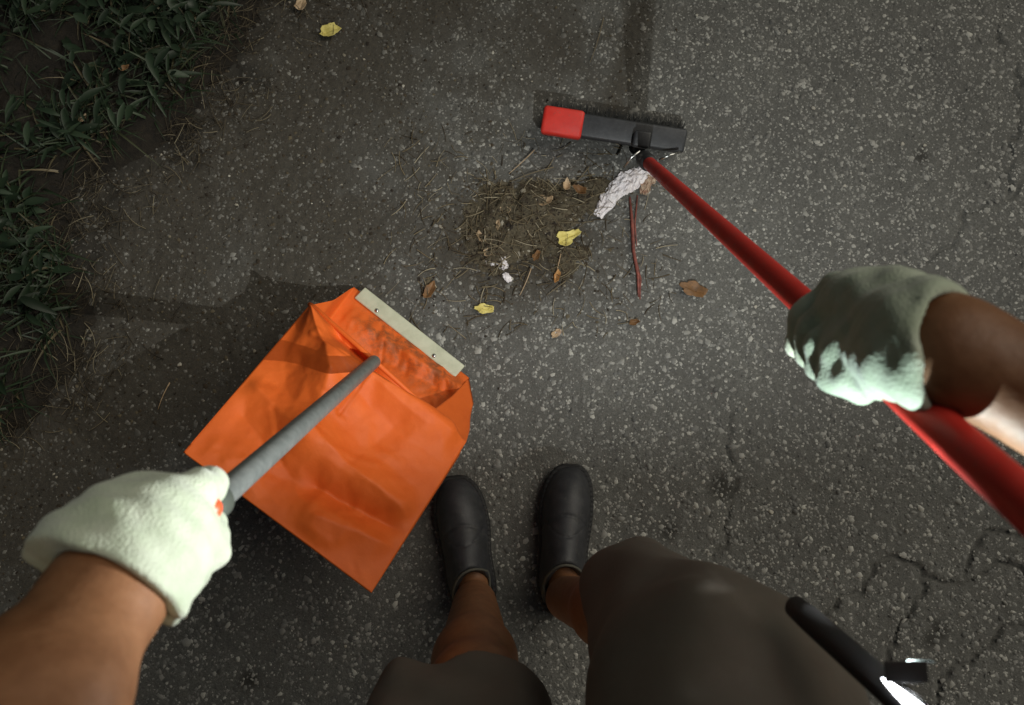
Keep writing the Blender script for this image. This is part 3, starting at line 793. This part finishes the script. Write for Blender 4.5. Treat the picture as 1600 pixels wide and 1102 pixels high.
Nn = np.cross(np.gradient(TOP, axis=0), np.gradient(TOP, axis=1)); Nn /= np.linalg.norm(Nn, axis=-1)[..., None] + 1e-12
Nn = Nn * np.sign(Nn[..., 2:3])
TOP = TOP + Nn * (H * edge)[..., None]
sag = np.sin(math.pi * u) * np.sin(math.pi * v) * .012
TOP[..., 2] += sag
# lower panel: from the lip back under to the same end
lL = poly([MB_, Z(470, 560, .12), BH], [0, .35, 1], v); lR = poly([MC_, BD, Z(722, 700, .10), BF], [0, .14, .34, 1], v)
LOW = lL * (1 - u[..., None]) + lR * u[..., None]
Hl = (fbm(u, v, .12, 4, 81) - .5) * .020 + .010 * ridge(uv, (.1, .12), (.9, .10), .06) - .012 * ridge(uv, (.3, .2), (.8, .16), .08)
for _ in range(40):
    c0 = rb.uniform(0, 1, 2) * np.array([1, .4]); an = rb.uniform(0, math.pi); ll = rb.uniform(.05, .22)
    Hl += rb.choice([-1, 1]) * rb.uniform(.001, .0035) * ridge(uv, c0, c0 + ll * np.array([math.cos(an), math.sin(an)]), rb.uniform(.02, .05))
le = np.minimum(np.minimum(sstep(0, .08, u), sstep(0, .08, 1 - u)), np.minimum(sstep(0, .10, v), sstep(0, .06, 1 - v)))
belly = -np.sin(math.pi * u) * sstep(.1, .4, v) * sstep(0, .5, 1 - v) * .05
LOW[..., 2] += Hl * le + belly * .5
LOW[..., 2] = np.maximum(LOW[..., 2], .006)
# side gussets with an inward fold
def gusset(top, low, inward, n=14, depth=.03, fold=.5):
    out = []
    for i in range(n):
        s = i / (n - 1); f = max(0, 1 - abs(s - fold) / .5)
        out.append(top * (1 - s) + low * s + inward * depth * f * (np.linspace(1, 0, len(top)) ** .7)[:, None])
    return np.array(out)
inL = (RIM_R - RIM_A) / np.linalg.norm(RIM_R - RIM_A)
GL = gusset(TOP[0], LOW[0], inL, depth=.010, fold=.42); GR = gusset(TOP[-1], LOW[-1], -inL, depth=-.004)
def patch_faces(nu, nv, off, flip=False):
    i, j = np.meshgrid(np.arange(nu-1), np.arange(nv-1), indexing='ij'); a = (i * nv + j).ravel() + off
    F = np.stack([a, a + nv, a + nv + 1, a + 1], 1); return F[:, ::-1] if flip else F
VV = [TOP.reshape(-1, 3), LOW.reshape(-1, 3), GL.reshape(-1, 3), GR.reshape(-1, 3)]
off = np.cumsum([0] + [len(q) for q in VV])
FF = np.concatenate([patch_faces(NU, NV, off[0]), patch_faces(NU, NV, off[1], True), patch_faces(14, NV, off[2], True), patch_faces(14, NV, off[3])])
bag = empty('paper_bag', (BE[0] - .15, BE[1], 0)); tag(bag, 'big creased orange paper bag fitted over the dustpan with its mouth open to the litter', 'bag')
me = mesh_np('sack', np.concatenate(VV), FF)
grime = np.concatenate([np.zeros(off[1]), (sstep(.32, .05, v) * sstep(.08, .25, u) * sstep(.02, .2, 1 - u)).ravel(), np.zeros(off[4] - off[2])]); attr(me, 'grime', grime)
sack = link('sack', me, M_bag.m, bag)
bm = bmesh.new(); bm.from_mesh(me); bmesh.ops.remove_doubles(bm, verts=bm.verts, dist=.0002); bmesh.ops.recalc_face_normals(bm, faces=bm.faces); bm.to_mesh(me); bm.free()
me.polygons.foreach_set('use_smooth', [True] * len(me.polygons))
sm = sack.modifiers.new('thick', 'SOLIDIFY'); sm.thickness = .0008
# rolled rim
rim_pts = [TOP[i, 0] for i in range(0, NU, 6)] + [TOP[-1, 0]]
tube('rolled_rim', np.array(rim_pts) + [0, 0, .001], .0042, M_bag.m, bag, n=10)

# ------------------------------------------------------------------ torch hanging at the right hip
TA = U(1243, 948, .58); TB = U(1395, 1083, .47); TC = U(1520, 1195, .40)
torch = empty('stick_torch', TA * np.array([1, 1, 0])); tag(torch, 'black stick torch with a lit white lamp strip beside the brown shorts', 'torch')
t = np.linspace(0, 1, 12)[:, None]; path = TA * (1-t)**2 + 2 * TB * t * (1-t) * 1.0 + TC * t * t
pr = np.full(12, .0135); pr[0] = .004; pr[1] = .0128; pr = np.concatenate([[.003, .0070, .0090], np.full(11, .0098)])
d0 = (path[1] - path[0]) / np.linalg.norm(path[1] - path[0])
path = np.concatenate([[path[0] - d0 * .006, path[0] - d0 * .003, path[0]], path[1:]])
tube('body', path, pr, M_head.m, torch, n=24)
# lamp strip on its outer side
l0, l1 = U(1378, 1060, .462), U(1450, 1122, .432); 
side = np.array([.55, .55, .35]); side /= np.linalg.norm(side)
t = np.linspace(0, 1, 9)[:, None]
tube('lamp_strip', l0 * (1-t) + l1 * t, [.0006, .0016, .0024, .003, .0034, .0037, .004, .004, .002], M_led.m, torch, n=12)

# small plate added under the lamp only to keep its light off the shorts
LA = np.array(LAMP_AT)
box('added_light_block', M_head.m, torch, (.013, .0110, .001), Matrix.Translation(Vector(LA + [-.001, -.0040, -.0055])), .0003)

box('added_light_filter', M_filter.m, torch, (.014, .0006, .0064), Matrix.Translation(Vector(LA + [.003, .0042, .0000])), .0002)  # added filter, weakens the lamp towards the right hand

box('added_glare_cover', M_head.m, torch, (.026, .0120, .0012), Matrix.Translation(Vector(LA + [-.0085, -.0008, .0042])), .0005)  # added cover, hides the brightly lit plate and filter from the camera

# ------------------------------------------------------------------ person
person = empty('person', Z(815, 860)); tag(person, 'person in brown shorts, black shoes and pale knit gloves, holding broom and dustpan', 'person')
def V3(*a): return np.array(a, float)
# joints
WL = U(165, 930, .452); EL = U(-75, 1290, .33); SL = V3(-.19, -.22, 1.27)
WR = U(1478, 546, .450); ER = U(2260, 925, .36); SR = V3(.22, -.17, 1.27)
AL = Z(742, 942, .095); KL = U(742, 1085, .90); HL = V3(-.06, -.40, .90)
AR = Z(886, 935, .095); KR = U(1003, 945, .88); HR = V3(.17, -.37, .90)
lerp = lambda a, b, t: a * (1 - t) + b * t
HLc = U(250, 845, .50); HRc = U(1370, 525, .535)
def body_sdf(P):
    f = rcone(P, WL, lerp(WL, EL, .6), .0325, .042)
    f = smin(f, rcone(P, lerp(WL, EL, .6), EL, .042, .040), .03)
    f = smin(f, rcone(P, HLc, WL, .030, .0325), .02)
    f = smin(f, rcone(P, EL, SL, .042, .055), .03)
    g = rcone(P, WR, lerp(WR, ER, .6), .030, .042)
    g = smin(g, rcone(P, lerp(WR, ER, .6), ER, .042, .040), .03)
    g = smin(g, rcone(P, HRc, WR, .026, .031), .02)
    g = smin(g, rcone(P, ER, SR, .042, .055), .03)
    f = np.minimum(f, g)
    tor = rcone(P, V3(.05, -.40, .95), V3(.02, -.33, 1.15), .125, .13)
    tor = smin(tor, rcone(P, V3(.02, -.33, 1.15), V3(0, -.27, 1.27), .13, .11), .08)
    tor = smin(tor, rcone(P, SL, SR, .055, .055), .06)
    f = smin(f, tor, .05)
    f = smin(f, rcone(P, V3(0, -.22, 1.3), V3(0, -.17, 1.42), .058, .052), .04)
    hd = rcone(P, V3(0, -.17, 1.50), V3(0, -.115, 1.44), .088, .062)
    hd = smin(hd, rcone(P, V3(0, -.085, 1.475), V3(0, -.062, 1.452), .010, .012), .015)   # nose
    for s in (-1, 1): hd = smin(hd, rcone(P, V3(.086 * s, -.165, 1.49), V3(.092 * s, -.18, 1.46), .014, .010), .01)  # ears
    f = smin(f, hd, .03)
    for (A_, K_, H_, s) in ((AL, KL, HL, -1), (AR, KR, HR, 1)):
        ca = lerp(A_, K_, .62) + V3(0, -.012, 0); cr = .054 if s < 0 else .045
        l = rcone(P, A_, ca, .037, cr); l = smin(l, rcone(P, ca, K_, cr, .052), .03)
        l = smin(l, rcone(P, K_, H_, .052, .085), .04)
        foot = A_ + V3(-.016 if s < 0 else .004, .10, -.066)
        l = smin(l, rcone(P, A_ + V3(0, -.01, -.055), foot, .032, .022), .02)
        f = smin(f, l, .03) if False else np.minimum(f, l) if s == -1 else smin(f, l, .03)
    f = smin(f, rcone(P, HL, HR, .11, .11), .06)
    return f
lo_ = V3(-.45, -.60, .0); hi_ = V3(.62, .24, 1.66)
body = link('body', sdf_mesh('body', body_sdf, lo_, hi_, .0075, 1), M_skin.m, person)
# hair on the back of the head
link('hair', sdf_mesh('hair', lambda P: np.maximum(rcone(P, V3(0, -.18, 1.515), V3(0, -.135, 1.485), .092, .085), (P @ np.array([0, .75, -.66], np.float32)) + 1.02 ), V3(-.15, -.35, 1.35), V3(.15, .02, 1.68), .006), M_hair.m, person)
def shirt_sdf(P):
    f = rcone(P, V3(.05, -.40, .93), V3(.02, -.33, 1.15), .137, .14)
    f = smin(f, rcone(P, V3(.02, -.33, 1.15), V3(0, -.27, 1.27), .14, .12), .08)
    f = smin(f, rcone(P, SL, SR, .064, .064), .06)
    f = smin(f, rcone(P, SL, lerp(SL, EL, .55), .064, .062), .04); f = smin(f, rcone(P, SR, lerp(SR, ER, .5), .064, .062), .04)
    return smax(f, rcone(P, V3(0, -.23, 1.30), V3(0, -.16, 1.46), .068, .075) * -1, .01)
link('shirt', sdf_mesh('shirt', shirt_sdf, V3(-.35, -.62, .75), V3(.42, .02, 1.45), .008, 1), M_shirt.m, person)

# shorts
def shorts_sdf(P):
    x, y_, z = P[..., 0], P[..., 1], P[..., 2]
    w2 = U(1128, 1112, .66)
    r = rcone(P, U(986, 921, .865), w2, .058, .116)
    r = smin(r, rcone(P, w2, HR, .116, .122), .015)
    a = KL + (HL - KL) * .02
    nl = (HL - KL) / np.linalg.norm(HL - KL); pl_ = U(716, 1128, .86)
    l = rcone(P, pl_ - nl * .16, HL, .098, .122)
    nf = V3(0, 1, 0) - nl * nl[1]; nf /= np.linalg.norm(nf); l = smax(l, (P - (pl_ + nf * .084).astype(np.float32)) @ nf.astype(np.float32), .012)
    # hem plane of the left leg
    l = smax(l, -((P - pl_.astype(np.float32)) @ nl.astype(np.float32)), .008)
    l = smax(l, -rcone(P, KL, lerp(KL, HL, .22), .074, .060), .006)
    nr = V3(.18, -.50, .85); nr /= np.linalg.norm(nr); pr_ = U(950, 930, .93)
    r = smax(r, -((P - pr_.astype(np.float32)) @ nr.astype(np.float32)), .01)
    r = smax(r, -rcone(P, KR - V3(0, .01, .10), KR + V3(0, -.01, -.005), .062, .050), .006)
    f = smin(l, r, .02); f = smin(f, rcone(P, HL, HR, .13, .13), .05)
    f = smax(f, z - .98, .01)
    fo = np.abs(np.sin(x * 21 + z * 7 + 1.3 * np.sin(y_ * 9 + z * 6))) ** 3
    f = f - .0045 * fo + .0018 * np.sin(z * 30 + x * 60 + 2.0 * np.sin(y_ * 14)) + .0014 * np.sin(z * 70 - x * 40 + 3 * np.sin(y_ * 18)) + .002 * np.sin(x * 75 - z * 50 + 2 * np.sin(y_ * 31))
    return f
link('shorts', sdf_mesh('shorts', shorts_sdf, V3(-.24, -.58, .40), V3(.40, .10, 1.0), .005, 1), M_short.m, person)

# shoes
def make_shoe(toe, heel, mirror, ankle):
    toe = np.array([toe[0], toe[1], 0]); heel = np.array([heel[0], heel[1], 0]); c_ = (toe + heel) / 2; fy = (toe - heel); L = np.linalg.norm(fy); fy /= L; fx = V3(fy[1], -fy[0], 0)
    root = empty('shoe', (0, 0, 0)); root.parent = person; root.matrix_parent_inverse = person.matrix_world.inverted()
    def loc(P):
        q = P - c_.astype(np.float32); return q @ fx.astype(np.float32), q @ fy.astype(np.float32), P[..., 2]
    def halfw(t): return .047 * np.clip(1 - np.abs(t) ** 3.0, 1e-4, 1) ** .42 * (1 + .07 * t - .10 * np.exp(-((t + .15) / .3) ** 2))
    def upper(P):
        X, Y, Zz = loc(P); t = Y / (L / 2 * .985); tt = np.clip(t, -1, 1)
        w = halfw(tt); X = X - mirror * .006 * np.clip(tt, -1, 1) ** 2 * np.sign(tt)
        h = np.clip(1 - np.abs(tt) ** 3.4, 1e-4, 1) ** .5 * (.066 + .026 * sstep(.35, -.45, tt))
        f = (np.sqrt((X / w) ** 2 + ((Zz - .004) / h) ** 2) - 1) * np.minimum(w, h) * .8
        f = np.maximum(f, (np.abs(t) - 1) * L / 2)
        f = smax(f, .010 - Zz, .003)
        a = ankle.astype(np.float32)
        op = rcone(P, a + V3(0, -.004, -.028), a + V3(0, -.01, .06), .040, .055)
        op = smin(op, rcone(P, a + V3(0, .024, -.004), a + V3(0, .03, .05), .027, .036), .02)
        f = smax(f, -op, .006)
        # toe-cap seam, strap
        f = f + .0012 * np.exp(-((tt - .30 + .25 * (X / .05) ** 2) / .018) ** 2)
        f = f + .0010 * np.exp(-((tt - .02 - .35 * (X / .05) ** 2) / .012) ** 2)
        return f
    def sole(P):
        X, Y, Zz = loc(P); t = Y / (L / 2); tt = np.clip(t, -1, 1); w = halfw(tt * .995) + .003; X = X - mirror * .006 * tt ** 2 * np.sign(tt)
        f = (np.abs(X) / w - 1) * w * .8; f = np.maximum(f, (np.abs(t) - 1) * L / 2)
        return smax(f, np.abs(Zz - .0125) - .0125 + .0012 * np.sin(Y * 700), .004)
    lo = c_ - V3(.10, .18, 0) - V3(0, 0, .004); hi = c_ + V3(.10, .18, .13)
    link('shoe_upper', sdf_mesh('shoe_upper', upper, lo, hi, .0024, 1), M_shoe.m, root)
    link('shoe_sole', sdf_mesh('shoe_sole', sole, lo, hi, .0026, 1), M_sole.m, root)
    # collar edge ring
    pts = []
    for k in range(25):
        a = 2 * math.pi * k / 24; px_ = .0395 * math.cos(a); py_ = .046 * math.sin(a) + .010
        p = ankle + V3(px_, py_, 0); q = p - c_; tt = np.clip((q @ fy) / (L / 2), -1, 1); w = halfw(np.array(tt)); h = (1 - abs(tt) ** 3.4) ** .5 * (.066 + .026 * float(sstep(.35, -.45, tt)))
        X_ = q @ fx; X_ = np.clip(X_, -w * .86, w * .86); zz = .004 + h * math.sqrt(max(0, 1 - (X_ / w) ** 2)); p = c_ + fx * X_ + fy * (q @ fy); p[2] = max(zz, .048); pts.append(p)
    tube('shoe_collar', pts, .0022, M_lining.m, root, n=8, cap=False)
    return root
make_shoe(Z(713, 742, .025), Z(742, 972, .03), -1, AL + V3(0, -.002, -.02))
make_shoe(Z(888, 724, .025), Z(876, 962, .03), 1, AR + V3(0, -.002, -.02))

# gloves
def chain(P, pts, rad, k=.006):
    f = None
    for i in range(len(pts) - 1):
        g = rcone(P, pts[i], pts[i+1], rad[i], rad[i+1]); f = g if f is None else smin(f, g, k)
    return f
def plane_from(a, b, c_):
    n_ = np.cross(b - a, c_ - a); n_ /= np.linalg.norm(n_); return a, n_
def glove_left(P):
    mc = [U(262, 795, .492), U(232, 800, .505), U(205, 820, .522), U(190, 850, .54)]           # knuckles index..little
    idx = chain(P, [U(262, 795, .492), U(305, 764, .508), U(328, 756, .545), U(332, 772, .572)], [.0160, .0125, .0118, .0110])
    mid_ = chain(P, [mc[1], U(272, 775, .545), U(318, 772, .592), U(335, 790, .60)], [.017, .0135, .012, .011])
    rin = chain(P, [mc[2], U(235, 790, .57), U(290, 785, .615), U(325, 800, .615)], [.017, .013, .012, .011])
    lit = chain(P, [mc[3], U(215, 820, .585), U(270, 815, .63), U(300, 825, .63)], [.016, .012, .011, .010])
    th = chain(P, [U(228, 905, .505), U(278, 885, .512), U(322, 862, .525), U(332, 822, .548)], [.020, .0185, .0150, .0122])
    wr = U(172, 895, .47)
    palm = rcone(P, wr, mc[0], .034, .020)
    for q, r_ in ((U(285, 838, .505), .020), (mc[1], .020), (mc[2], .020), (mc[3], .019), (U(262, 870, .51), .024)):
        palm = smin(palm, rcone(P, wr, q, .034, r_), .022)
    palm = smin(palm, rcone(P, U(230, 850, .492), U(272, 828, .503), .036, .021), .02)
    f = smin(palm, idx, .004); f = smin(f, mid_, .004); f = smin(f, rin, .005); f = smin(f, lit, .005); f = smin(f, th, .010)
    cuff = rcone(P, U(203, 880, .470), WL * 1.35 - U(203, 880, .470) * .35, .042, .0475); cuff = smin(cuff, rcone(P, U(215, 840, .485), U(125, 905, .47), .036, .038), .02)
    f = smin(f, cuff, .02)
    # cuff opening plane through three rim points
    a, n_ = plane_from(U(188, 852, .405), U(48, 890, .48), U(243, 945, .46))
    if (WL + (EL - WL) - a) @ n_ < 0: n_ = -n_
    f = smax(f, (P - a.astype(np.float32)) @ n_.astype(np.float32), .004)
    f = smax(f, -rcone(P, WL + (WL - EL) * .10, EL, .0360, .0455), .003)
    f = f + .0009 * np.sin(P[..., 0] * 160 + P[..., 1] * 110 + 2 * np.sin(P[..., 2] * 90)) + .0007 * np.sin(P[..., 1] * 260 - P[..., 2] * 190)
    return f
c0 = U(200, 860, .5)
gl = sdf_mesh('glove', glove_left, c0 - V3(.12, .12, .14), c0 + V3(.13, .13, .14), .0022, 1)
link('glove', gl, M_glove.m, person)

uu = pd                                                   # right hand frame around the broom pole
toC = (V3(0, 0, CAM_H) - P_hand); nn = toC - uu * (toC @ uu); nn /= np.linalg.norm(nn)
ss = np.cross(uu, nn)
if ss @ (U(1250, 620, .56) - P_hand) < 0: ss = -ss
def RH(u_, n_, s_): return P_hand + uu * u_ + nn * n_ + ss * s_
def glove_right(P):
    f = None
    T = [-.036, -.013, .010, .031]; mcs = []
    for i, t_ in enumerate(T):
        m_ = RH(t_ + .005, .022 - .002 * abs(i - 1), -.023); mcs.append(m_)
        g = chain(P, [m_, RH(t_, .0225, .008 + (.004 if i in (1, 2) else 0)), RH(t_ - .001, .006, .0245), RH(t_ - .001, -.017, .018), RH(t_, -.023, .002)], [.0128, .0118, .0112, .0104, .0096], .005)
        f = g if f is None else smin(f, g, .0028)
    wr = WR
    pal = None
    for m_ in mcs:
        g = rcone(P, m_, wr, .0140, .029); pal = g if pal is None else smin(pal, g, .016)
    pal = smin(pal, rcone(P, RH(0, .018, -.028), RH(.03, .014, -.045), .021, .024), .02)
    pal = smin(pal, rcone(P, RH(.028, .019, -.002), U(1392, 560, .472), .0145, .020), .012)
    pal = smin(pal, rcone(P, U(1392, 560, .472), U(1440, 562, .455), .020, .023), .012)
    pal = smin(pal, rcone(P, U(1330, 582, .522), U(1372, 592, .500), .0135, .0145), .010)
    th = chain(P, [RH(.005, .008, -.046), RH(-.031, .000, -.033), RH(-.052, -.014, -.016), RH(-.058, -.020, .008)], [.020, .0165, .0135, .0118])
    f = smin(f, pal, .009); f = smin(f, th, .010)
    arm = (ER - WR) / np.linalg.norm(ER - WR)
    cuff = rcone(P, WR - arm * .015, WR + arm * .065, .0350, .0435)
    f = smin(f, cuff, .02)
    a, n_ = plane_from(U(1452, 515, .43), U(1578, 466, .48), U(1512, 640, .46))
    if (ER - a) @ n_ < 0: n_ = -n_
    f = smax(f, (P - a.astype(np.float32)) @ n_.astype(np.float32), .004)
    f = smax(f, -rcone(P, WR - arm * .012, ER, .0325, .0475), .003)
    f = f + .0009 * np.sin(P[..., 0] * 160 + P[..., 1] * 110 + 2 * np.sin(P[..., 2] * 90)) + .0007 * np.sin(P[..., 1] * 260 - P[..., 2] * 190)
    return f
c0 = (P_hand + WR) / 2
gr = sdf_mesh('glove', glove_right, c0 - V3(.14, .12, .13), c0 + V3(.16, .12, .14), .0022, 1)
link('glove', gr, M_glove.m, person)
